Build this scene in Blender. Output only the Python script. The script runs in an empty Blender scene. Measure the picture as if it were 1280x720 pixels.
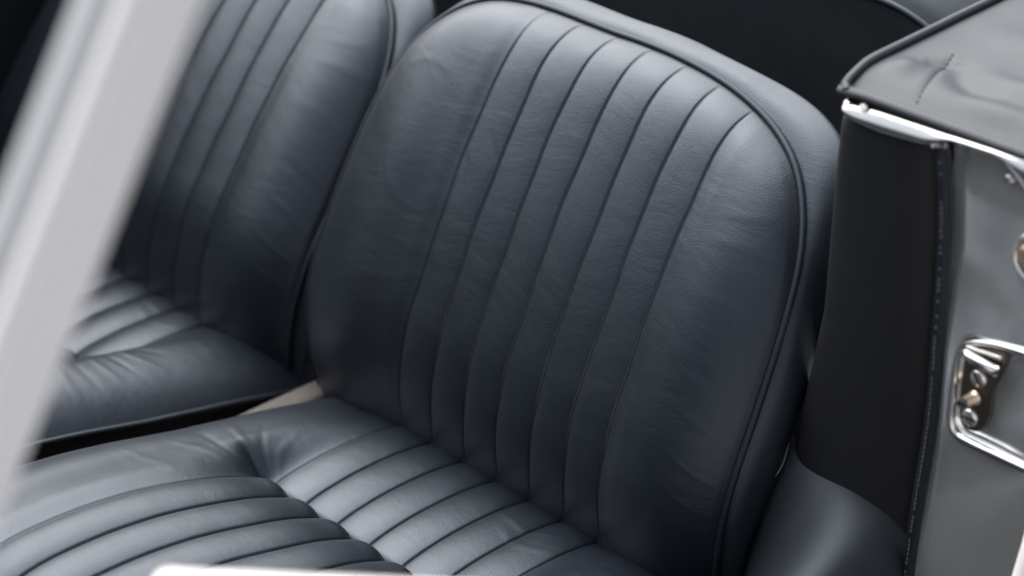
import bpy, math
import numpy as np
R = math.radians
C = bpy.context.scene.collection
rng = np.random.default_rng(7)
# World frame, metres: X across the car towards the open door, Y towards the tail, Z up.
# The origin is the crease between cushion and backrest of the near seat.

# ------------------------------------------------------------------ helpers
def smooth(a, b, x):
    t = np.clip((x - a) / (b - a), 0, 1)
    return t * t * (3 - 2 * t)

def catmull(pts, n):
    """n points of a smooth curve through pts, evenly spaced along its length"""
    p = np.array(pts, float)
    q = np.vstack([2 * p[0] - p[1], p, 2 * p[-1] - p[-2]])
    out = []
    for i in range(len(p) - 1):
        a, b, c, d = q[i:i + 4]
        t = np.linspace(0, 1, 40, endpoint=False)[:, None]
        out.append(0.5 * ((2 * b) + (c - a) * t + (2 * a - 5 * b + 4 * c - d) * t ** 2 + (3 * b - a - 3 * c + d) * t ** 3))
    out = np.vstack(out + [p[-1:]])
    s = np.r_[0, np.cumsum(np.linalg.norm(np.diff(out, axis=0), axis=1))]
    u = np.linspace(0, s[-1], n)
    return np.stack([np.interp(u, s, out[:, k]) for k in range(p.shape[1])], 1)

def link(name, verts, faces, mat, parent=None, shade=True, bevel=0.0, label=None):
    me = bpy.data.meshes.new(name)
    me.from_pydata([tuple(v) for v in verts], [], [tuple(f) for f in faces])
    me.materials.append(mat)
    me.update()
    o = bpy.data.objects.new(name, me)
    C.objects.link(o)
    if shade:
        me.polygons.foreach_set('use_smooth', np.ones(len(me.polygons), bool))
    if parent: o.parent = parent
    if label: o['label'] = label
    if bevel:
        b = o.modifiers.new('bevel', 'BEVEL'); b.width = bevel; b.segments = 3; b.limit_method = 'ANGLE'; b.angle_limit = R(35)
        w = o.modifiers.new('normals', 'WEIGHTED_NORMAL'); w.keep_sharp = True
    return o

def grid(P, wrap_u=False, wrap_v=False, base=0):
    n, m = P.shape[:2]
    idx = np.arange(n * m).reshape(n, m) + base
    a = np.vstack([idx, idx[:1]]) if wrap_u else idx
    a = np.hstack([a, a[:, :1]]) if wrap_v else a
    f = np.stack([a[:-1, :-1], a[1:, :-1], a[1:, 1:], a[:-1, 1:]], -1).reshape(-1, 4)
    return P.reshape(-1, 3), f

def surface(name, P, mat, parent=None, flip=False, **k):
    v, f = grid(P)
    if flip: f = f[:, ::-1]
    return link(name, v, f, mat, parent, **k)

def tube_geo(path, r, seg=12, closed=False, base=0, squash=None):
    p = np.array(path, float); n = len(p)
    if closed: t = np.roll(p, -1, 0) - np.roll(p, 1, 0)
    else: t = np.gradient(p, axis=0)
    t /= np.linalg.norm(t, axis=1)[:, None] + 1e-12
    ref = np.array([0, 0, 1.0]) if abs(t[0][2]) < .9 else np.array([1.0, 0, 0])
    u = np.cross(t[0], ref); u /= np.linalg.norm(u)
    us = []
    for i in range(n):
        u = u - t[i] * (u @ t[i]); u /= np.linalg.norm(u); us.append(u.copy())
    us = np.array(us); vs = np.cross(t, us)
    rr = np.broadcast_to(np.asarray(r, float), (n,))[:, None, None]
    an = np.linspace(0, 2 * np.pi, seg, endpoint=False)
    P = p[:, None, :] + rr * (np.cos(an)[None, :, None] * us[:, None, :] + np.sin(an)[None, :, None] * vs[:, None, :])
    v, f = grid(P, wrap_u=closed, wrap_v=True, base=base)
    f = f.tolist()
    if not closed:
        f.append([base + i for i in range(seg)][::-1]); f.append([base + (n - 1) * seg + i for i in range(seg)])
    return v, f

def tube(name, path, r, mat, parent=None, seg=12, closed=False, **k):
    v, f = tube_geo(path, r, seg, closed)
    return link(name, v, f, mat, parent, **k)

def prism(name, poly, vec, mat, parent=None, bevel=0.0, **k):
    """closed solid: a 3-D polygon pushed along vec"""
    p = np.array(poly, float); n = len(p); q = p + np.array(vec, float)
    f = [list(range(n))[::-1], list(range(n, 2 * n))] + [[i, (i + 1) % n, (i + 1) % n + n, i + n] for i in range(n)]
    o = link(name, np.vstack([p, q]), f, mat, parent, bevel=bevel, **k)
    import bmesh
    bm = bmesh.new(); bm.from_mesh(o.data); bmesh.ops.recalc_face_normals(bm, faces=bm.faces); bm.to_mesh(o.data); bm.free()
    return o

def box(name, lo, hi, mat, parent=None, bevel=0.004, **k):
    (a, b, c), (d, e, f) = lo, hi
    return prism(name, [(a, b, c), (d, b, c), (d, e, c), (a, e, c)], (0, 0, f - c), mat, parent, bevel, **k)

def thing(name, label, cat, loc=(0, 0, 0), group=None):
    o = bpy.data.objects.new(name, None); C.objects.link(o); o.location = loc
    o.empty_display_size = .05
    o['label'] = label; o['category'] = cat
    if group: o['group'] = group
    return o

def tag(o, label=None, cat=None, kind=None):
    if label: o['label'] = label
    if cat: o['category'] = cat
    if kind: o['kind'] = kind
    return o

# ------------------------------------------------------------------ materials
def mat_new(name):
    m = bpy.data.materials.new(name); m.use_nodes = True
    nt = m.node_tree; return m, nt, nt.nodes['Principled BSDF']

def node(nt, t, **kw):
    n = nt.nodes.new(t)
    for k, v in kw.items():
        if hasattr(n, k) and not k[0].isupper(): setattr(n, k, v)
        else: n.inputs[k].default_value = v
    return n

def leather(name, col, col2, rough=.42, spec=.9, grain=.12, crease=.25, tint=(1, 1, 1, 1)):
    m, nt, b = mat_new(name); L = nt.links.new
    tc = node(nt, 'ShaderNodeTexCoord')
    cl = node(nt, 'ShaderNodeTexNoise', Scale=9.0, Detail=4.0, Roughness=.6)
    L(tc.outputs['Object'], cl.inputs['Vector'])
    ramp = node(nt, 'ShaderNodeValToRGB')
    ramp.color_ramp.elements[0].position = .35; ramp.color_ramp.elements[0].color = (*col, 1)
    ramp.color_ramp.elements[1].position = .7; ramp.color_ramp.elements[1].color = (*col2, 1)
    L(cl.outputs['Fac'], ramp.inputs['Fac']); L(ramp.outputs['Color'], b.inputs['Base Color'])
    # roughness drifts a little, as on used hide
    rn = node(nt, 'ShaderNodeTexNoise', Scale=22.0, Detail=5.0, Roughness=.65)
    L(tc.outputs['Object'], rn.inputs['Vector'])
    mr = node(nt, 'ShaderNodeMapRange'); mr.inputs['To Min'].default_value = rough - .06; mr.inputs['To Max'].default_value = rough + .07
    L(rn.outputs['Fac'], mr.inputs['Value']); L(mr.outputs['Result'], b.inputs['Roughness'])
    b.inputs['Specular IOR Level'].default_value = spec
    b.inputs['Specular Tint'].default_value = tint
    # pores
    vo = node(nt, 'ShaderNodeTexVoronoi', Scale=900.0); L(tc.outputs['Object'], vo.inputs['Vector'])
    b1 = node(nt, 'ShaderNodeBump', Strength=grain, Distance=.0004); L(vo.outputs['Distance'], b1.inputs['Height'])
    # soft folds, stretched and bent
    wn = node(nt, 'ShaderNodeTexNoise', Scale=6.0, Detail=2.0); L(tc.outputs['Object'], wn.inputs['Vector'])
    mp = node(nt, 'ShaderNodeMapping'); mp.inputs['Scale'].default_value = (1.0, 2.4, 3.2); mp.inputs['Rotation'].default_value = (.4, .5, .3)
    mix = node(nt, 'ShaderNodeVectorMath', operation='MULTIPLY_ADD'); L(wn.outputs['Color'], mix.inputs[0]); mix.inputs[1].default_value = (.12, .12, .12); L(tc.outputs['Object'], mix.inputs[2])
    L(mix.outputs[0], mp.inputs['Vector'])
    fn = node(nt, 'ShaderNodeTexNoise', Scale=16.0, Detail=6.0, Roughness=.55); L(mp.outputs['Vector'], fn.inputs['Vector'])
    b2 = node(nt, 'ShaderNodeBump', Strength=crease, Distance=.006); L(fn.outputs['Fac'], b2.inputs['Height']); L(b1.outputs['Normal'], b2.inputs['Normal'])
    L(b2.outputs['Normal'], b.inputs['Normal'])
    return m

def metal(name, col, rough, metallic=1.0, mottle=.05, scale=8.0, bump=0.0):
    m, nt, b = mat_new(name); L = nt.links.new
    tc = node(nt, 'ShaderNodeTexCoord')
    n = node(nt, 'ShaderNodeTexNoise', Scale=scale, Detail=6.0, Roughness=.6); L(tc.outputs['Object'], n.inputs['Vector'])
    mr = node(nt, 'ShaderNodeMapRange'); mr.inputs['To Min'].default_value = max(.02, rough - mottle); mr.inputs['To Max'].default_value = rough + mottle
    L(n.outputs['Fac'], mr.inputs['Value']); L(mr.outputs['Result'], b.inputs['Roughness'])
    b.inputs['Base Color'].default_value = (*col, 1); b.inputs['Metallic'].default_value = metallic
    if bump:
        bp = node(nt, 'ShaderNodeBump', Strength=bump, Distance=.01)
        n2 = node(nt, 'ShaderNodeTexNoise', Scale=scale * .8, Detail=2.0); L(tc.outputs['Object'], n2.inputs['Vector'])
        L(n2.outputs['Fac'], bp.inputs['Height']); L(bp.outputs['Normal'], b.inputs['Normal'])
    return m

def plain(name, col, rough=.6, spec=.5, noise=.15, scale=60.0, bump=.2, dist=.002):
    m, nt, b = mat_new(name); L = nt.links.new
    tc = node(nt, 'ShaderNodeTexCoord')
    n = node(nt, 'ShaderNodeTexNoise', Scale=scale, Detail=6.0, Roughness=.7); L(tc.outputs['Object'], n.inputs['Vector'])
    mx = node(nt, 'ShaderNodeMix', data_type='RGBA')
    mx.inputs[6].default_value = (*[c * (1 - noise) for c in col], 1); mx.inputs[7].default_value = (*[min(1, c * (1 + noise)) for c in col], 1)
    L(n.outputs['Fac'], mx.inputs[0]); L(mx.outputs[2], b.inputs['Base Color'])
    b.inputs['Roughness'].default_value = rough; b.inputs['Specular IOR Level'].default_value = spec
    bp = node(nt, 'ShaderNodeBump', Strength=bump, Distance=dist); L(n.outputs['Fac'], bp.inputs['Height']); L(bp.outputs['Normal'], b.inputs['Normal'])
    return m

NAVY = (.0036, .0050, .0080); NAVY2 = (.0046, .0064, .0102)
M_LEATHER = leather('seat_leather', NAVY, NAVY2, .40, .50, grain=.22, crease=.10, tint=(.76, .87, 1, 1))
M_PIPING = leather('piping_leather', NAVY, NAVY2, .50, .35, crease=0, tint=(.75, .88, 1, 1))
M_TRIM = leather('trim_leather', (.005, .0055, .007), (.0065, .007, .009), .55, .25, crease=.05)
M_BENCH = leather('bench_leather', (.005, .0055, .007), (.0065, .0075, .010), .5, .9, crease=.05, tint=(.8, .9, 1, 1))
M_SILL = leather('sill_vinyl', (.009, .011, .014), (.012, .014, .018), .52, .24, crease=.06, tint=(.75, .88, 1, 1))
M_HOOD = leather('hood_vinyl', (.013, .015, .019), (.017, .019, .023), .5, .38, grain=.06, crease=.05, tint=(.9, .95, 1, 1))
M_CHROME = metal('bright_trim', (.58, .575, .57), .22, mottle=.04)
M_JAMB = metal('polished_silver_paint', (.70, .72, .715), .16, .85, .07, 11.0, .55)
M_FRAME = metal('satin_frame', (.90, .86, .84), .42, .0, .05)
M_FRAMED = metal('satin_frame_channel', (.40, .41, .41), .4, .3, .05)
M_DOOR = metal('silver_door_paint', (.66, .63, .62), .45, .1, .05)
M_BRASS = metal('aged_plate', (.09, .085, .075), .42, .9, .1, 40.0)
M_STEEL = metal('screw_steel', (.72, .70, .68), .3, 1.0, .08, 60.0)
M_BRONZE = metal('stud_bronze', (.55, .43, .33), .28, .9, .05, 60.0)
M_BLACK = plain('black_underside', (.010, .009, .010), .7, .3)
M_RUBBER = plain('rubber', (.02, .02, .022), .5, .4)
M_CARPET = plain('beige_carpet', (.14, .13, .12), .95, .1, .45, 320.0, .9, .006)
M_FLOOR = plain('floor_carpet', (.012, .011, .012), .95, .1, .3, 400.0, .6, .004)
M_GROUND = plain('asphalt', (.055, .055, .055), .9, .3, .3, 40.0, .3)
M_STITCH = plain('thread', (.08, .085, .09), .6, .4, .1)

# ------------------------------------------------------------------ bucket seat
CX = -.006                                   # seat centre line
GROOVES = .005 + .04 * np.arange(-3, 4)
SEAMS = -.002 + .04 * np.arange(-3, 4)      # the same pleats on the cushion
LEAN = R(23)
B_UP = np.array([0, math.sin(LEAN), math.cos(LEAN)])
B_N = np.array([0, -math.cos(LEAN), math.sin(LEAN)])

right = [(.226, -.07), (.233, -.02), (.238, .04), (.240, .10), (.239, .16), (.235, .21), (.227, .252), (.211, .287), (.186, .316), (.150, .337), (.105, .351), (.055, .3585), (0, .361)]
pts = [(-x, s) for x, s in right[:-1]] + [right[-1]] + [(x, s) for x, s in right[:-1]][::-1]
OUT = catmull(pts, 321)
OUT[:, 1] += .017 * smooth(-.02, -.18, OUT[:, 0]) * smooth(.1, .3, OUT[:, 1])
OUT[:, 0] -= (.022 + .006 * smooth(.2, .0, OUT[:, 1])) * smooth(0, -.16, OUT[:, 0])
OUT[:, 1] += .003 * smooth(.25, .35, OUT[:, 1])
OUT[:, 0] += CX
i_mid = 160

def outline_dist(x, s):
    sh = x.shape; q = np.stack([x.ravel(), s.ravel()], 1)
    a = OUT[:-1]; d = OUT[1:] - a; best = np.full(len(q), 9.0)
    for k in range(0, len(a)):
        t = np.clip(((q - a[k]) @ d[k]) / (d[k] @ d[k]), 0, 1)
        best = np.minimum(best, np.linalg.norm(q - a[k] - t[:, None] * d[k], axis=1))
    return best.reshape(sh)

def fluting(x, crown, cut, width=.0013):
    """pleats between the stitched grooves, and the grooves"""
    f = ((x - GROOVES[0]) / .04)
    inside = (f > 0) & (f < 6)
    c = np.where(inside, crown * (1 - np.abs(2 * (f % 1) - 1) ** 2.4), 0)
    side = np.minimum(np.abs(x - GROOVES[0]), np.abs(x - GROOVES[-1]))
    c = np.where(inside, c, crown * 1.1 * smooth(0, .02, side))
    g = np.min(np.abs(x[..., None] - GROOVES), -1)
    return c - cut * np.exp(-(g / width) ** 2)

def ridge(x, y, path, width, amp):
    """a soft fold in the hide running along path"""
    p = catmull(path, 24); q = np.stack([x, y], -1)
    d = np.full(x.shape, 9.0); tt = np.zeros(x.shape)
    for k in range(len(p) - 1):
        v = p[k + 1] - p[k]; t = np.clip(((q - p[k]) @ v) / (v @ v), 0, 1)
        e = np.linalg.norm(q - p[k] - t[..., None] * v, axis=-1)
        m = e < d; d = np.where(m, e, d); tt = np.where(m, (k + t) / (len(p) - 1), tt)
    return amp * np.exp(-(d / width) ** 2) * np.sin(np.pi * np.clip(tt, .02, .98)) ** .7

def recess(s): return .037 * np.clip((s - .04) / .32, 0, 1.2) ** 2.5 - .003 + .040 * np.clip((.10 - s) / .13, 0, 1.4) ** 2.3

def back_depth(x, s):
    d = outline_dist(x, s)
    h = -.023 + .030 * (1 - np.exp(-(d / (.024 - .009 * smooth(.2, .32, s))))) - .003
    h += .006 * np.exp(-((np.abs(x - CX) - .178) / .035) ** 2) * smooth(.34, .2, s)
    fade = .35 + .65 * smooth(-.02, .06, s)
    wander = .0005 * np.sin(38 * s + 2.3 * np.round(x / .04)) + .0003 * np.sin(90 * s + 4.1 * np.round(x / .04))
    h += fluting(x + wander, .0021, .0011, .0012) * smooth(0, .007, d) * fade
    h -= recess(s)
    # folds seen on the side bolsters
    for path, w, a in BACK_FOLDS: h += ridge(x, s, path, w, a * .35)
    return h

BACK_FOLDS = [
    ([(.150, .262), (.180, .272), (.215, .276)], .0035, .0006),
    ([(.150, .245), (.185, .250), (.222, .246)], .004, .0006),
    ([(.160, .205), (.195, .203), (.228, .190)], .005, .0005),
    ([(.165, .150), (.200, .145), (.232, .128)], .005, -.0006),
    ([(.175, .120), (.205, .108), (.233, .096)], .003, .0006),
    ([(.180, .085), (.205, .072), (.234, .064)], .0025, .0007),
    ([(.175, .060), (.205, .045), (.232, .040)], .003, .0006),
    ([(-.200, .225), (-.185, .190), (-.160, .165)], .0022, .0009),
    ([(-.210, .215), (-.205, .180), (-.190, .150)], .004, -.0006),
    ([(-.135, .260), (-.110, .225), (-.100, .180)], .004, -.0007),
    ([(-.100, .262), (-.078, .232), (-.076, .205)], .003, -.0007),
    ([(-.225, .275), (-.19, .292), (-.145, .283)], .004, .0008),
]
UP_FOLDS = [([(.130, .24), (.155, .270), (.19, .292), (.23, .292)], .0035, .0012), ([(.130, .225), (.16, .258), (.20, .276)], .005, -.0010)]

def back_point(x, s, h): return x[..., None] * np.array([1.0, 0, 0]) + s[..., None] * B_UP + h[..., None] * B_N

def make_backrest(parent):
    # columns: straight ones through the pleats, fanning ones in the two side bolsters
    g = []
    for a in GROOVES[:-1]:
        f = np.linspace(0, 1, 44, endpoint=False); f = f - .11 * np.sin(2 * np.pi * f)   # tighter near the grooves
        g.append(a + .04 * f)
    mid = np.r_[np.concatenate(g), GROOVES[-1]]
    xl, xr = mid[0] - .012, mid[-1] + .012
    mid = np.r_[np.linspace(xl, mid[0], 17)[:-1], mid, np.linspace(mid[-1], xr, 17)[1:]]
    nv = 230
    top = OUT[i_mid - 90:i_mid + 91]
    v = np.linspace(0, 1, nv) ** .92
    S0 = -.06
    t_mid = np.interp(mid, top[:, 0], top[:, 1])
    Xm = np.repeat(mid[None, :], nv, 0); Sm = S0 + v[:, None] * (t_mid - S0)[None, :]
    def bolster(x0, sgn):
        o = OUT[i_mid:] if sgn > 0 else OUT[:i_mid + 1][::-1]
        ks = np.argmin(np.abs((o[:, 0] - x0)))
        st = np.interp(x0 * sgn, o[:, 0] * sgn, o[:, 1]) if False else o[ks, 1]
        kc = np.argmin(np.abs(o[:, 1] - .255) + 9 * (np.abs(o[:, 0] - CX) < .15))
        kb = np.argmin(np.abs(o[:, 1] - S0) + 9 * (np.abs(o[:, 0] - CX) < .15))
        nu = 56; u = np.linspace(0, 1, nu); u = 1 - (1 - u) ** 1.25
        def along(k0, k1, t):
            seg = o[k0:k1 + 1]; L = np.r_[0, np.cumsum(np.linalg.norm(np.diff(seg, axis=0), axis=1))]; L /= L[-1]
            return np.stack([np.interp(t, L, seg[:, 0]), np.interp(t, L, seg[:, 1])], 1)
        topc = along(ks, kc, u); topc[0] = (x0, t_mid[-1] if sgn > 0 else t_mid[0])
        side = along(kc, kb, 1 - v)
        inner = np.stack([np.full(nv, x0), S0 + v * (topc[0, 1] - S0)], 1)
        bot = (1 - u)[:, None] * inner[0] + u[:, None] * side[0]
        V = v[:, None, None]; U = u[None, :, None]
        P = (1 - V) * bot[None] + V * topc[None] + (1 - U) * inner[:, None] + U * side[:, None] \
            - ((1 - U) * (1 - V) * bot[0] + U * (1 - V) * bot[-1] + (1 - U) * V * topc[0] + U * V * topc[-1])
        return P[..., 0], P[..., 1]
    Xr, Sr = bolster(xr, 1); Xl, Sl = bolster(xl, -1)
    X = np.hstack([Xl[:, ::-1][:, :-1], Xm, Xr[:, 1:]]); S = np.hstack([Sl[:, ::-1][:, :-1], Sm, Sr[:, 1:]])
    h = back_depth(X, S)
    face = surface('backrest', back_point(X, S, h), M_LEATHER, parent)
    # border and rear shell
    k = np.arange(0, 321, 2); o = OUT[k]; tan = np.gradient(o, axis=0); tan /= np.linalg.norm(tan, axis=1)[:, None]
    nrm = np.stack([-tan[:, 1], tan[:, 0]], 1)
    edge = -.026 - recess(o[:, 1])
    deep = -.072 - .028 * smooth(.0, .33, o[:, 1])
    prof = [(0, 0), (.004, .05), (.008, .14), (.012, .30), (.0145, .46), (.013, .62), (.007, .78), (-.003, .91), (-.018, .99), (-.05, 1.03), (-.11, 1.05)]
    prof = catmull(prof, 26)
    rows = []
    for e, t in prof:
        q = o + nrm * e * (1 + 1.2 * np.exp(-((o[:, 1] - .315) / .04) ** 2) * smooth(.04, .16, o[:, 0]))[:, None]
        if e < -.03:
            cc = np.array([CX, .15]); q = cc + (o - cc) * (1 + e / .2)
        dz = edge + (deep - edge) * t + .0018 * np.sin(o[:, 0] * 60 + o[:, 1] * 45) * math.sin(math.pi * min(1, t))
        rows.append(back_point(q[:, 0], q[:, 1], dz))
    P = np.stack(rows, 0)
    v_, f_ = grid(P); f_ = f_.tolist(); last = (len(prof) - 1) * len(k)
    f_.append([last + i for i in range(len(k))])
    link('backrest_border', v_, f_, M_LEATHER, face)
    e2 = np.stack([OUT[:, 0], OUT[:, 1]], 1) + 0
    pp = back_point(e2[:, 0], e2[:, 1], -.0235 - recess(e2[:, 1]))
    tube('piping', pp[::2], .0029, M_PIPING, face, 14)
    return face

# cushion: two lengthwise curves (with and without the cross seam) blended across the width
CUR_MID = [(.075, -.055), (.03, -.0345), (-.01, -.0255), (-.06, -.0235), (-.10, -.0265), (-.121, -.031), (-.1275, -.0375),
           (-.1325, -.030), (-.139, -.020), (-.155, -.008), (-.19, .008), (-.23, .0205), (-.28, .0315), (-.335, .0375), (-.39, .036), (-.43, .0205), (-.452, -.008), (-.46, -.05), (-.455, -.12)]
CUR_SIDE = [(.075, -.060), (.03, -.041), (-.01, -.0285), (-.06, -.0165), (-.10, -.0085), (-.121, -.004), (-.1275, -.0027),
            (-.1325, -.0016), (-.139, -.0003), (-.155, .003), (-.19, .0115), (-.23, .021), (-.28, .0305), (-.335, .0365), (-.39, .035), (-.43, .0195), (-.452, -.009), (-.46, -.05), (-.455, -.12)]

def curve_dense(c):
    p = np.array(c); q = np.vstack([2 * p[0] - p[1], p, 2 * p[-1] - p[-2]]); out = []
    for i in range(len(p) - 1):
        a, b, cc, d = q[i:i + 4]; n = 14 if 3 <= i <= 8 else 16
        t = np.linspace(0, 1, n, endpoint=False)[:, None]
        if i in (4, 5, 6, 7):
            w = b * (1 - t) + cc * t                                # keep the seam crisp
            sm = 0.5 * ((2 * b) + (cc - a) * t + (2 * a - 5 * b + 4 * cc - d) * t ** 2 + (3 * b - a - 3 * cc + d) * t ** 3)
            out.append(.35 * w + .65 * sm)
        else:
            out.append(0.5 * ((2 * b) + (cc - a) * t + (2 * a - 5 * b + 4 * cc - d) * t ** 2 + (3 * b - a - 3 * cc + d) * t ** 3))
    return np.vstack(out + [p[-1:]])

CUSH_FOLDS = [
    ([(-.120, -.118), (-.140, -.100), (-.150, -.070)], .003, .0012),
    ([(-.122, -.122), (-.150, -.112), (-.175, -.090)], .003, -.0014),
    ([(-.124, -.128), (-.160, -.125), (-.190, -.115)], .004, .0012),
    ([(-.126, -.140), (-.160, -.150), (-.195, -.150)], .004, -.0012),
    ([(-.128, -.150), (-.160, -.170), (-.190, -.190)], .004, .0010),
    ([(-.130, -.215), (-.165, -.225), (-.205, -.235)], .005, .0007),
    ([(.030, -.015), (.075, -.020), (.110, .0)], .003, .0010),
    ([(.050, -.03), (.09, -.04), (.125, -.02)], .003, .0009),
    ([(.085, .012), (.115, .004), (.15, .012)], .003, .0010),
    ([(.123, -.124), (.150, -.112), (.180, -.085)], .003, -.0016),
    ([(.123, -.127), (.155, -.125), (.195, -.105)], .0035, .0014),
    ([(.124, -.135), (.160, -.140), (.205, -.130)], .0035, -.0014),
    ([(.126, -.145), (.165, -.158), (.215, -.150)], .004, .0014),
    ([(.126, -.155), (.165, -.178), (.215, -.178)], .004, -.0013),
    ([(.128, -.170), (.165, -.198), (.215, -.205)], .004, .0013),
    ([(.130, -.19), (.165, -.222), (.21, -.235)], .005, -.0010),
    ([(.13, -.06), (.16, -.045), (.2, -.05)], .004, .0009),
    ([(.13, -.035), (.16, -.015), (.2, -.02)], .004, -.0009),
]

def make_cushion(parent):
    cm, cs = curve_dense(CUR_MID), curve_dense(CUR_SIDE); nt_ = len(cm)
    xs = []
    for a in SEAMS[:-1]:
        f = np.linspace(0, 1, 40, endpoint=False); xs.append(a + .04 * (f - .11 * np.sin(2 * np.pi * f)))
    mid = np.r_[np.concatenate(xs), SEAMS[-1]]
    HW = .238
    x = np.r_[np.linspace(CX - HW, mid[0] - .012, 56)[:-1], np.linspace(mid[0] - .012, mid[0], 17)[:-1], mid, np.linspace(mid[-1], mid[-1] + .012, 17)[1:], np.linspace(mid[-1] + .012, CX + HW, 56)[1:]]
    q = np.abs(x - CX)
    w = smooth(.116, .158, q)
    Y = cm[:, :1] * (1 - w) + cs[:, :1] * w; Z = cm[:, 1:] * (1 - w) + cs[:, 1:] * w
    X = np.repeat(x[None], nt_, 0)
    Z = Z - (.028 * (x + .12) * smooth(.17, .12, q))[None]
    ty, tz = np.gradient(Y, axis=0), np.gradient(Z, axis=0)
    L = np.sqrt(ty ** 2 + tz ** 2) + 1e-9
    ny, nz = tz / L, -ty / L                                        # outward
    roll = smooth(-.128, -.15, Y)
    near_seam = np.exp(-((Y + .131) / .016) ** 2)
    f = (X - SEAMS[0]) / .04; ins = (f > 0) & (f < 6)
    crown = .0032 + .0010 * roll * ins
    fl = np.where(ins, crown * (1 - np.abs(2 * (f % 1) - 1) ** 2.3), crown * smooth(0, .022, np.minimum(np.abs(X - SEAMS[0]), np.abs(X - SEAMS[-1]))))
    g = np.min(np.abs(X[..., None] - SEAMS), -1)
    fl -= .0012 * np.exp(-(g / .0013) ** 2)
    h = fl + .008 * near_seam * np.where(ins, 1 - np.abs(2 * (f % 1) - 1) ** 2, 0) * roll
    for path, wd, a in CUSH_FOLDS: h += ridge(X, Y, path, wd, a * .38)
    Y = Y + ny * h; Z = Z + nz * h
    drop = .034 * np.clip((q - .165) / .073, 0, 1) ** 2.4
    Z = Z - drop[None] * smooth(-.11, -.02, Z)
    # front corners round off
    Y = Y + (.05 * np.clip((q - .15) / .088, 0, 1) ** 2.5)[None] * smooth(-.3, -.45, Y)
    X = X + (.008 * smooth(.17, .10, q))[None] * smooth(-.13, -.22, Y)
    Z = Z - (.03 * (x + .05) * smooth(.17, .12, q))[None] * smooth(-.14, -.25, Y)
    cu = surface('cushion', np.stack([X, Y, Z], -1), M_LEATHER, parent, flip=False)
    # piping round the lower edge, then the dark box below it
    iL = [(CX - HW - .001, Y[i, 0], Z[i, 0]) for i in range(6, nt_ - 34, 4)]
    iR = [(CX + HW + .001, Y[i, -1], Z[i, -1]) for i in range(6, nt_ - 34, 4)]
    tube('piping', iL[::1], .0028, M_PIPING, cu, 12)
    tube('piping', iR[::1], .0028, M_PIPING, cu, 12)
    e = []
    k = range(0, nt_, 4)
    Lr = np.array([(CX - HW + .003, Y[i, 0], Z[i, 0]) for i in k]); Rr = np.array([(CX + HW - .003, Y[i, -1], Z[i, -1]) for i in k])
    zb = -.16
    Lb = Lr.copy(); Lb[:, 2] = zb; Lb[:, 0] += .006; Rb = Rr.copy(); Rb[:, 2] = zb; Rb[:, 0] -= .006
    P = np.stack([Lr, Lb, Rb, Rr], 1)
    surface('cushion_base', P, M_BLACK, cu, shade=False)
    return cu

seat = thing('bucket_seat', 'near navy leather bucket seat with fluted backrest, beside the open door pillar', 'car seat', group='front bucket seats')
make_backrest(seat)
make_cushion(seat)
tube('hinge_bracket', catmull([(.242, .116, .112), (.2435, .104, .085), (.2475, .092, .066), (.2475, .082, .056)], 24), .0011, M_BRASS, seat, 8)

def copy_tree(o, parent=None):
    c = o.copy(); C.objects.link(c)
    if parent: c.parent = parent
    for ch in list(o.children): copy_tree(ch, c)
    return c
far = copy_tree(seat)
far['label'] = 'far navy leather bucket seat, partly hidden behind the pale windscreen post'
far.location = (-.535, .018, 0)
for ch in far.children:
    if ch.name.startswith('backrest'): ch.rotation_euler.x = -R(10); ch.location = (.006, -.014, 0)
    else: ch.location = (.018, 0, -.006)

# ------------------------------------------------------------------ rear bench and bulkhead
bench = thing('rear_bench', 'dark padded rear panel with piped top edge behind the front seats', 'rear seat')
xs = np.linspace(-1.05, .33, 140)
endr = np.clip((xs - .10) / .16, 0, 1) ** 2.2
prof = catmull([(.40, -.25), (.395, -.05), (.388, .10), (.380, .21), (.372, .28), (.365, .32), (.360, .338)], 60)
P = np.stack([np.stack([xs, np.full_like(xs, y) + .01 * np.sin(xs * 9) * 0, np.full_like(xs, z) - .10 * endr], -1) for y, z in prof], 0)
pad = .018 * np.sin(np.pi * np.linspace(0, 1, 60)) ** .6
P[..., 1] -= pad[:, None]
surface('panel', P, M_BENCH, bench)
prof2 = catmull([(.360, .338), (.372, .350), (.395, .356), (.43, .354), (.47, .345)], 30)
P = np.stack([np.stack([xs, np.full_like(xs, y), np.full_like(xs, z) - .10 * endr], -1) for y, z in prof2], 0)
surface('top_roll', P, M_SILL, bench)
tube('piping', np.stack([xs, np.full_like(xs, .3575), .339 - .10 * endr], 1), .0032, M_PIPING, bench, 12)

# ------------------------------------------------------------------ folded hood cover
hood = thing('hood_cover', 'folded grey vinyl hood cover with piped edge above the door pillar', 'soft top cover')
XL = .278
def hood_z(x, y):
    z = .4010 + .045 * (y - .13) + .045 * smooth(.1, .5, y) * smooth(.27, .60, x)
    z -= .0095 * np.exp(-((y - .095) / .016) ** 2)
    z += .0045 * np.exp(-((x - .300) ** 2 + (y - .135) ** 2) / .012 ** 2)
    for p, w, a in [([(.325, .172), (.338, .150), (.36, .137), (.385, .135)], .011, -.0045),
                    ([(.305, .150), (.318, .160), (.330, .158)], .008, -.003),
                    ([(.345, .165), (.375, .158), (.42, .163), (.46, .175)], .012, .004),
                    ([(.355, .128), (.39, .122), (.43, .125)], .010, .0030),
                    ([(.30, .23), (.36, .22), (.44, .25)], .02, .003),
                    ([(.312, .176), (.335, .101)], .0025, -.0012)]:
        z += ridge(x, y, p, w, a)
    return z
gx = np.r_[np.linspace(XL, .48, 150), np.linspace(.485, .95, 40)]; gy = np.r_[np.linspace(.098, .30, 140), np.linspace(.305, .9, 50)]
GX, GY = np.meshgrid(gx, gy)
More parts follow.
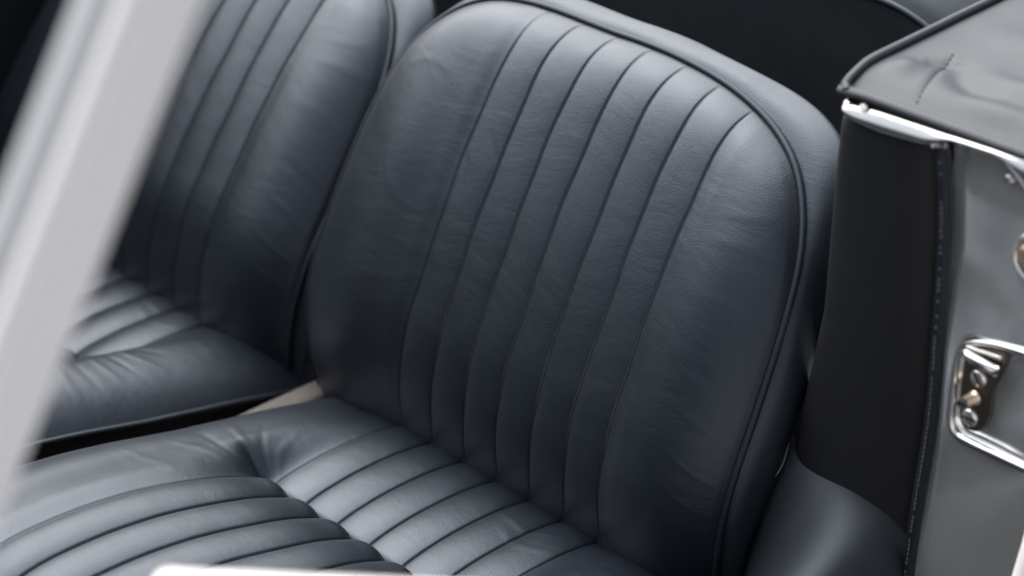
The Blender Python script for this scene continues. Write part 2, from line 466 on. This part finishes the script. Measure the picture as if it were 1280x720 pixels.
top = np.stack([GX, GY, hood_z(GX, GY)], -1)
cover = surface('cover', top, M_HOOD, hood)
# underside gives it thickness: skirt down the left edge
Lp = np.stack([np.full_like(gy, XL), gy, hood_z(np.full_like(gy, XL), gy)], 1)
sk = np.stack([Lp, Lp + np.array([.002, 0, -.012]), Lp + np.array([.02, .004, -.030]), Lp + np.array([.05, .006, -.06])], 0)
surface('side_skirt', sk, M_HOOD, hood)
tube('edge_piping', catmull(np.vstack([[XL + .003, .0945, hood_z(np.array(XL), np.array(.098)) - .001], Lp[::8] + np.array([-.001, 0, .002])]), 120), .0035, M_HOOD, hood, 14)
# hem: a flat rolled band along the front
fx = np.linspace(XL - .004, .95, 120)
fz = hood_z(np.clip(fx, XL, .95), np.full_like(fx, .098))
sec = [(.003, .0012), (-.001, .0030), (-.004, .0024), (-.0066, .0004), (-.0072, -.0018), (-.0056, -.0036), (-.002, -.0042), (.004, -.0036), (.02, -.0036)]
hem = np.stack([np.stack([fx, np.full_like(fx, .0985 + a), fz + b - .002 * smooth(.30, .27, fx)], 1) for a, b in catmull(sec, 24)], 0)
surface('hem', hem, M_HOOD, hood)
st = catmull([(.312, .176), (.323, .138), (.335, .103)], 16)
vv, ff = [], []
for a, b in zip(st[:-1:1], st[1::1]):
    d = b - a; p0, p1 = a + d * .2, a + d * .68
    z0, z1 = hood_z(np.array([p0[0], p1[0]]), np.array([p0[1], p1[1]])) + .0004
    v_, f_ = tube_geo([(*p0, z0), (*((p0 + p1) / 2), (z0 + z1) / 2 + .0003), (*p1, z1)], .0005, 6, base=len(vv)); vv += v_.tolist(); ff += f_
link('seam_stitching', vv, ff, M_PIPING, hood)

# ------------------------------------------------------------------ door pillar (shut face, trim, bright rail, striker)
YF = .10
pil = thing('door_pillar', 'silver door shut pillar with striker plate, bright rail and dark leather trim', 'door pillar')
# leather trim panel, slightly domed, between the seat and the welt
zt = np.linspace(-.12, .372, 90); xl = np.interp(zt, [-.12, .05, .2, .33, .36, .3749], [.225, .235, .259, .262, .264, .272])
xr_ = np.interp(zt, [-.12, .015, .0886, .16, .24, .302, .35, .374], [.362, .3645, .3675, .372, .371, .3688, .364, .359])
u = np.linspace(0, 1, 60)
PX = xl[:, None] * (1 - u) + xr_[:, None] * u
PY = YF + .016 - .016 * (1 - np.abs(2 * u - 1) ** 6)[None] * np.ones_like(PX) + .03 * np.clip(.1 - u, 0, 1)[None] ** 1 * 4 * np.clip(.1 - u, 0, 1)[None]
PY = PY - .006 * np.sin(np.pi * u)[None]
surface('trim_panel', np.stack([PX, PY, np.repeat(zt[:, None], 60, 1)], -1), M_TRIM, pil)
inner = np.stack([np.stack([np.full_like(zt, 0) + xl, np.full_like(zt, YF + .016 + .012), zt], 1), np.stack([xl - .004, np.full_like(zt, YF + .06), zt], 1), np.stack([xl - .004, np.full_like(zt, YF + .24), zt], 1)], 0)
surface('inner_trim', inner, M_TRIM, pil)
welt = catmull([(.365, .0, -.1), (.3681, 0, .015), (.3714, 0, .0886), (.3759, 0, .1598), (.3749, 0, .2392), (.3725, 0, .3022), (.3675, 0, .3501), (.3626, 0, .3720)], 120)
welt[:, 1] = YF - .001
wb = tube('welt', welt, .0052, M_PIPING, pil, 16)
# stitches along the welt: little bars of waxed thread
vv, ff = [], []
L = np.r_[0, np.cumsum(np.linalg.norm(np.diff(welt, axis=0), axis=1))]
for s in np.arange(.012, L[-1] - .004, .0042):
    keep = rng.random() < (.92 if s < .33 else .45)
    if not keep: continue
    a = np.array([np.interp(s, L, welt[:, k]) for k in range(3)]); b = np.array([np.interp(s + .0024, L, welt[:, k]) for k in range(3)])
    off = np.array([.0006 + .0004 * rng.random(), -.0053, 0])
    v_, f_ = tube_geo([a + off, (a + b) / 2 + off * np.array([1, 1.05, 1]), b + off], .00045 + .0002 * rng.random(), 6, base=len(vv)); vv += v_.tolist(); ff += f_
link('welt_stitching', vv, ff, M_STITCH, wb)
link('welt_clip', *tube_geo([(.358, YF - .004, .3715), (.3625, YF - .0055, .3735), (.368, YF - .004, .3745)], .0022, 8), M_STEEL, wb)

# shut face: a pressed metal sheet, wavy enough to bend reflections
gx = np.linspace(.372, .56, 110); gz = np.linspace(-.12, .385, 220)
GX, GZ = np.meshgrid(gx, gz)
right_edge = np.interp(GZ, [-.12, .03, .0591, .0893, .1184, .16, .30, .3647, .385], [.430, .4490, .4562, .4609, .4643, .472, .475, .452, .43])
GX = .366 + (GX - .366) * ((right_edge - .366) / (.56 - .366))
GY = YF + .004 + .0012 * np.exp(-((GX - .375) / .006) ** 2) - .004 * smooth(.30, .20, GZ) + .003 * smooth(.34, .375, GZ) + .00075 * np.sin(GX * 30 + GZ * 12) + .0008 * np.sin(GZ * 36 + 2.2 * np.sin(GX * 34 + 1) + 1.5)
# sunk area around the striker
def rr(x, z, x0, x1, z0, z1, r):
    dx = np.maximum(np.maximum(x0 + r - x, x - x1 + r), 0); dz = np.maximum(np.maximum(z0 + r - z, z - z1 + r), 0)
    return np.sqrt(dx ** 2 + dz ** 2) - r
dd = rr(GX, GZ, .3925, .60, .1535, .236, .014)
GY = GY + .004 * smooth(.002, -.004, dd)
face = surface('shut_face', np.stack([GX, GY, GZ], -1), M_JAMB, pil)
bead = catmull([(.474, 0, .2440), (.434, 0, .2405), (.4095, 0, .2350), (.3965, 0, .2265), (.3920, 0, .2133), (.3917, 0, .1868), (.3922, 0, .1650), (.3973, 0, .1550), (.4082, 0, .1527), (.4326, 0, .1525), (.4567, 0, .1525), (.474, 0, .1525)], 120)
bead[:, 1] = YF - .0005
w = np.interp(np.linspace(0, 1, 120), [0, .25, .5, .7, 1], [.0018, .0022, .0026, .0036, .0034])
tube('raised_bead', bead, w, M_CHROME, pil, 14)
# pressed edge highlight and outer lip
dg = catmull([(.402, 0, .3835), (.4183, 0, .3746), (.4312, 0, .3647), (.448, 0, .3490), (.463, 0, .330)], 40); dg[:, 1] = YF + .0005
tube('pressed_edge', dg, .0022, M_CHROME, pil, 10)
zz = np.linspace(-.12, .34, 60); ox = np.interp(zz, [-.12, .03, .0591, .0893, .1184, .16, .30, .34], [.430, .4490, .4562, .4609, .4643, .472, .475, .465])
lip = np.stack([np.stack([ox + a, np.full_like(zz, YF + b), zz], 1) for a, b in [(0, .006), (.0005, .001), (.003, -.002), (.008, -.003), (.014, -.001), (.02, .02)]], 0)
surface('outer_lip', lip, M_FRAME, pil)
outer = np.stack([np.stack([ox + .02 + a, np.full_like(zz, YF + b), zz], 1) for a, b in [(0, .02), (.02, .3), (.04, .8)]], 0)
surface('outer_skin', outer, M_FRAME, pil)
# rail over the top
rx = np.linspace(.2760, .50, 130)
zu = np.interp(rx, [.276, .2804, .3069, .3756, .4278, .50], [.3772, .3825, .3856, .3885, .3905, .3905])
zl = np.interp(rx, [.276, .279, .2904, .3156, .3537, .362, .3731, .4094, .4174, .4294, .46, .50], [.3765, .3735, .3691, .3679, .3711, .3755, .3811, .3830, .3815, .3775, .369, .355])
k7 = np.ones(7) / 7; zl = np.convolve(np.pad(zl, 3, 'edge'), k7, 'valid'); zu = np.convolve(np.pad(zu, 3, 'edge'), k7, 'valid')
rows = []
for t, yo in [(0, .004), (.0, -.006), (.05, -.0085), (.18, -.0092), (.45, -.0078), (.75, -.0045), (.95, .0005), (1.0, .003), (.94, .010)]:
    rows.append(np.stack([rx, YF + yo * np.clip((rx - .2755) / .006, .05, 1) ** .5, zl * (1 - t) + zu * t], 1))
P = np.stack([catmull(np.stack(rows, 0)[:, i], 36) for i in range(len(rx))], 1)
rail = surface('bright_rail', P, M_CHROME, pil)
def disc_geo(c, r, th, seg=28, base=0):
    an = np.linspace(0, 2 * np.pi, seg, endpoint=False); v = []
    for rad, y in [(r, 0), (r, -th * .5), (r * .86, -th), (r * .45, -th * 1.12)]:
        v += [(c[0] + rad * math.cos(a), c[1] + y, c[2] + rad * math.sin(a)) for a in an]
    f = []
    for k in range(3): f += [[base + k * seg + i, base + k * seg + (i + 1) % seg, base + (k + 1) * seg + (i + 1) % seg, base + (k + 1) * seg + i] for i in range(seg)]
    f.append([base + 3 * seg + i for i in range(seg)]); return v, f
def screw(name, c, r, ang, parent, cross=False):
    o = link(name, *disc_geo(c, r, .0022), M_STEEL, parent)
    ca, sa = math.cos(ang), math.sin(ang); sl, sw = r * .88, r * .13
    poly = [(c[0] + x * ca - z * sa, c[1] - .0026, c[2] + x * sa + z * ca) for x, z in [(-sl, -sw), (sl, -sw), (sl, sw), (-sl, sw)]]
    prism('screw_slot', poly, (0, .0012, 0), M_BLACK, o, shade=False)
    return o
link('rail_rivet', *disc_geo((.2975, YF - .0058, .3815), .0032, .0016), M_FRAME, rail)
# striker plate
pl = [(.3985, .2270), (.4040, .2305), (.4290, .2345), (.4325, .2310), (.4302, .2161), (.4244, .2006), (.4233, .1804), (.4200, .1690), (.4150, .1635), (.4085, .1615), (.4025, .1630), (.3990, .1690), (.3971, .1824), (.3975, .2126)]
plc = catmull(pl + pl[:1], 60)[:-1]
plate = prism('striker_plate', [(x, YF + .0035, z) for x, z in plc], (0, -.003, 0), M_BRASS, pil, bevel=.0006)
screw('screw', (.4115, YF + .0006, .2060), .0068, R(-52), plate)
screw('screw', (.4075, YF + .0006, .1722), .0068, R(4), plate)
tube('stud', [(.4095, YF + .001, .1893), (.4085, YF - .004, .1888), (.4078, YF - .008, .1885), (.4072, YF - .011, .1882)], [.0058, .0050, .0044, .0040], M_BRONZE, plate, 18)
tube('stud_tip', [(.4072, YF - .0105, .1882), (.4066, YF - .0135, .1880)], [.0030, .0030], M_RUBBER, plate, 14)
tube('roller', [(.4010, YF - .004, .2250), (.4045, YF - .0058, .2245), (.4270, YF - .0058, .2222), (.4290, YF - .004, .2220)], [.0030, .0042, .0042, .0030], M_CHROME, plate, 18)
prism('roller_bracket', [(.4000, YF + .001, .2300), (.4300, YF + .001, .2325), (.4300, YF + .001, .2295), (.4000, YF + .001, .2282)], (0, -.0045, 0), M_STEEL, plate, bevel=.0008)
prism('roller_bracket', [(.4030, YF + .001, .2185), (.4270, YF + .001, .2165), (.4270, YF + .001, .2145), (.4030, YF + .001, .2165)], (0, -.004, 0), M_STEEL, plate, bevel=.0006)
# buffer and a small screw hole further up
an = np.linspace(0, 2 * np.pi, 40, endpoint=False)
bx, bz = .4440, .3130
buf = tube('buffer_ring', [(bx + .0145 * math.cos(a), YF + .002, bz + .0165 * math.sin(a)) for a in an], .003, M_JAMB, pil, 10, closed=True)
link('rubber_buffer', *disc_geo((bx, YF + .003, bz), .0125, .006), M_BRONZE, buf)
screw('screw', (.4169, YF + .004, .3635), .0034, R(30), pil)

# ------------------------------------------------------------------ sill trim beside the seat
sill = thing('sill_trim', 'smooth dark vinyl sill cover between seat and door pillar', 'sill cover')
gx = np.linspace(.226, .372, 80); gy = np.linspace(-.75, .112, 160)
GX, GY = np.meshgrid(gx, gy)
GZ = .028 + .044 * smooth(-.06, .10, GY) - .02 * smooth(-.1, -.5, GY) - .004 * (GX - .30) / .05 - 4.0 * np.clip(GX - .30, 0, 1) ** 2 - .06 * np.clip((GX - .327) / .045, 0, 1) ** 5 - .10 * np.clip((.350 - GX) / .08, 0, 1.5) ** 2 * smooth(.115, .0, GY)
surface('cover', np.stack([GX, GY, GZ], -1), M_SILL, sill)
oy = gy; zt_ = GZ[:, -1]
wall = np.stack([np.stack([np.full_like(oy, .372), oy, zt_], 1), np.stack([np.full_like(oy, .373), oy, zt_ - .06], 1), np.stack([np.full_like(oy, .373), oy, np.full_like(oy, -.25)], 1)], 1)
surface('outer_face', wall, M_SILL, sill)

# ------------------------------------------------------------------ tunnel, floor, far door, unseen light-blocking facia
tun = thing('transmission_tunnel', 'beige carpeted tunnel hump showing between the two seats', 'tunnel')
gy = np.linspace(-.75, .36, 80); an = np.linspace(-1, 1, 40)
GY, AN = np.meshgrid(gy, an)
TZ = -.28 + (.19 + .026 * smooth(-.16, -.06, GY) - .03 * smooth(.06, .2, GY)) * (1 - np.abs(AN) ** 9) + .003 * (1 - AN ** 2)
surface('carpet', np.stack([-.2645 + .0215 * AN, GY, TZ], -1), M_CARPET, tun)

floor = box('floor', (-1.1, -1.0, -.32), (.372, .40, -.29), M_FLOOR, bevel=0, shade=False); tag(floor, 'dark carpeted car floor below the seats', 'floor', 'structure')
ground = link('ground', [(-30, -30, -.62), (30, -30, -.62), (30, 30, -.62), (-30, 30, -.62)], [(0, 1, 2, 3)], M_GROUND, shade=False); tag(ground, 'grey asphalt ground under the car', 'ground', 'structure')

fd = thing('far_door', 'dark inner panel of the far door with a thin bright strip', 'car door')
box('door_card', (-.92, -.75, -.28), (-.86, .30, .36), M_BENCH, fd, .02)
tube('bright_strip', [(-.857, -.74, -.06), (-.857, .29, -.06)], .006, M_CHROME, fd, 10)

P = catmull([(-.66, -.10), (-.68, .10), (-.685, .30), (-.69, .42), (-.715, .485), (-.78, .505), (-.95, .50)], 60)  # unseen facia, added and raised to block low sky light on the backrests
xs = np.linspace(-.92, .385, 30)
dash_blocker = surface('unseen_dash_blocker', np.stack([np.stack([xs, np.full_like(xs, y), np.full_like(xs, z)], 1) for y, z in P], 0), M_TRIM); tag(dash_blocker, kind='structure')

# ------------------------------------------------------------------ windscreen post and open door
post = thing('windscreen_frame', 'pale silver windscreen post with a bright bead slanting in front of the far seat', 'windscreen frame')
p0 = np.array([.475, -.8080, .4207]); p1 = np.array([.465, -.4995, .9077])
ax = (p1 - p0) / np.linalg.norm(p1 - p0)
fw = np.array([0, -1.0, 0]); fw -= ax * (fw @ ax); fw /= np.linalg.norm(fw)   # towards the front of the car
outw = np.cross(ax, fw); outw *= np.sign(outw[0])                             # away from the cabin
def section(poly, name, mat, s0=0, s1=1):
    n = 30; rows = []
    for t in np.linspace(s0, s1, n):
        c = p0 * (1 - t) + p1 * t; k = 1.0
        k = 1 + .35 * smooth(.14, .04, t)
        rows.append([c + fw * a * (k if a < 0 else 1) + outw * b for a, b in poly])
    P = np.array(rows); v, f = grid(P, wrap_v=True); f = f.tolist(); m = len(poly)
    f.append(list(range(m))); f.append([(n - 1) * m + i for i in range(m)][::-1])
    return link(name, v, f, mat, post)
def closed(pts, n): return catmull(list(pts) + [pts[0]], n)[:-1]
section(closed([(-.025, -.004), (-.025, .006), (-.021, .010), (.004, .012), (.010, .011), (.011, -.010), (-.016, -.012)], 70), 'post', M_FRAME)
section(closed([(.0115, .003), (.0118, .0115), (.0175, .0110), (.0185, .003), (.016, -.004)], 40), 'glazing_bead', M_FRAME)
section(closed([(.0190, .003), (.0194, .0085), (.025, .004), (.028, -.004), (.022, -.006)], 40), 'outer_channel', M_FRAMED)

door = thing('car_door', 'pale silver top edge of the open near door, below the front of the near cushion', 'car door')
h0 = np.array([.452, -.640, .4055]); h1 = np.array([.640, -.455, .399])
d = h1 - h0; d /= np.linalg.norm(d); nrm = np.array([d[1], -d[0], 0]); nrm /= np.linalg.norm(nrm)
h1 = h0 + d * .92 + np.array([0, 0, -.012])
sec = [(-.028, -.40), (-.028, -.012), (-.022, -.002), (-.010, .0), (.020, -.002), (.032, -.012), (.036, -.03), (.045, -.40)]
sec = np.vstack([catmull(sec[:2], 4), catmull(sec[1:7], 24), catmull(sec[6:], 4)])
rows = []
for t in np.r_[0, .0012, .004, np.linspace(.008, 1, 30)]:
    k = np.interp(t, [0, .0012, .004, .008], [.3, .75, .95, 1])
    dz = np.interp(t, [0, .0012, .004, .008], [-.012, -.004, -.001, 0])
    rows.append([h0 + (h1 - h0) * t + nrm * a * k + np.array([0, 0, b + dz]) for a, b in sec])
P = np.array(rows); v, f = grid(P); f = f.tolist(); f.append(list(range(len(sec)))); f.append([(len(rows) - 1) * len(sec) + i for i in range(len(sec))][::-1])
link('door_shell', v, f, M_DOOR, door)

# ------------------------------------------------------------------ light
SUN_EL, SUN_AZ = R(61), R(166)       # azimuth measured from +X towards +Y
w = bpy.data.worlds.new('World'); bpy.context.scene.world = w; w.use_nodes = True
nt = w.node_tree; bg = nt.nodes['Background']
sky = nt.nodes.new('ShaderNodeTexSky'); sky.sky_type = 'NISHITA'; sky.sun_disc = False
sky.sun_elevation = SUN_EL; sky.sun_rotation = R(90) - SUN_AZ
sky.air_density = 1.0; sky.dust_density = 4.0; sky.ozone_density = 1.0
hs = nt.nodes.new('ShaderNodeHueSaturation'); hs.inputs['Saturation'].default_value = .35    # overcast: a greyer sky
nt.links.new(sky.outputs['Color'], hs.inputs['Color']); nt.links.new(hs.outputs['Color'], bg.inputs['Color']); bg.inputs['Strength'].default_value = .05
sun = bpy.data.lights.new('sun', 'SUN'); sun.energy = 1.5; sun.angle = R(90); sun.color = (1, .98, .96)
so = bpy.data.objects.new('sun', sun); C.objects.link(so)
from mathutils import Vector, Matrix
sd = Vector((math.cos(SUN_AZ) * math.cos(SUN_EL), math.sin(SUN_AZ) * math.cos(SUN_EL), math.sin(SUN_EL)))
so.rotation_euler = sd.to_track_quat('Z', 'Y').to_euler(); so.location = sd * 5

# ------------------------------------------------------------------ camera
A, EL = R(46), R(28)
away = Vector((-math.sin(A) * math.cos(EL), math.cos(A) * math.cos(EL), -math.sin(EL)))
cam = bpy.data.cameras.new('camera'); co = bpy.data.objects.new('camera', cam); C.objects.link(co)
co.location = (1.24152, -1.16185, 1.06256)
co.rotation_euler = away.to_track_quat('-Z', 'Y').to_euler()
cam.sensor_width = 36; cam.lens = 3000 / 1280 * 36; cam.clip_start = .05; cam.clip_end = 200
cam.dof.use_dof = True; cam.dof.focus_distance = 1.9; cam.dof.aperture_fstop = 3.6
sc = bpy.context.scene; sc.camera = co
vs = sc.view_settings; vs.view_transform = 'Standard'; vs.look = 'None'; vs.exposure = 2.5; vs.gamma = 1.0
sc.cycles.use_denoising = True
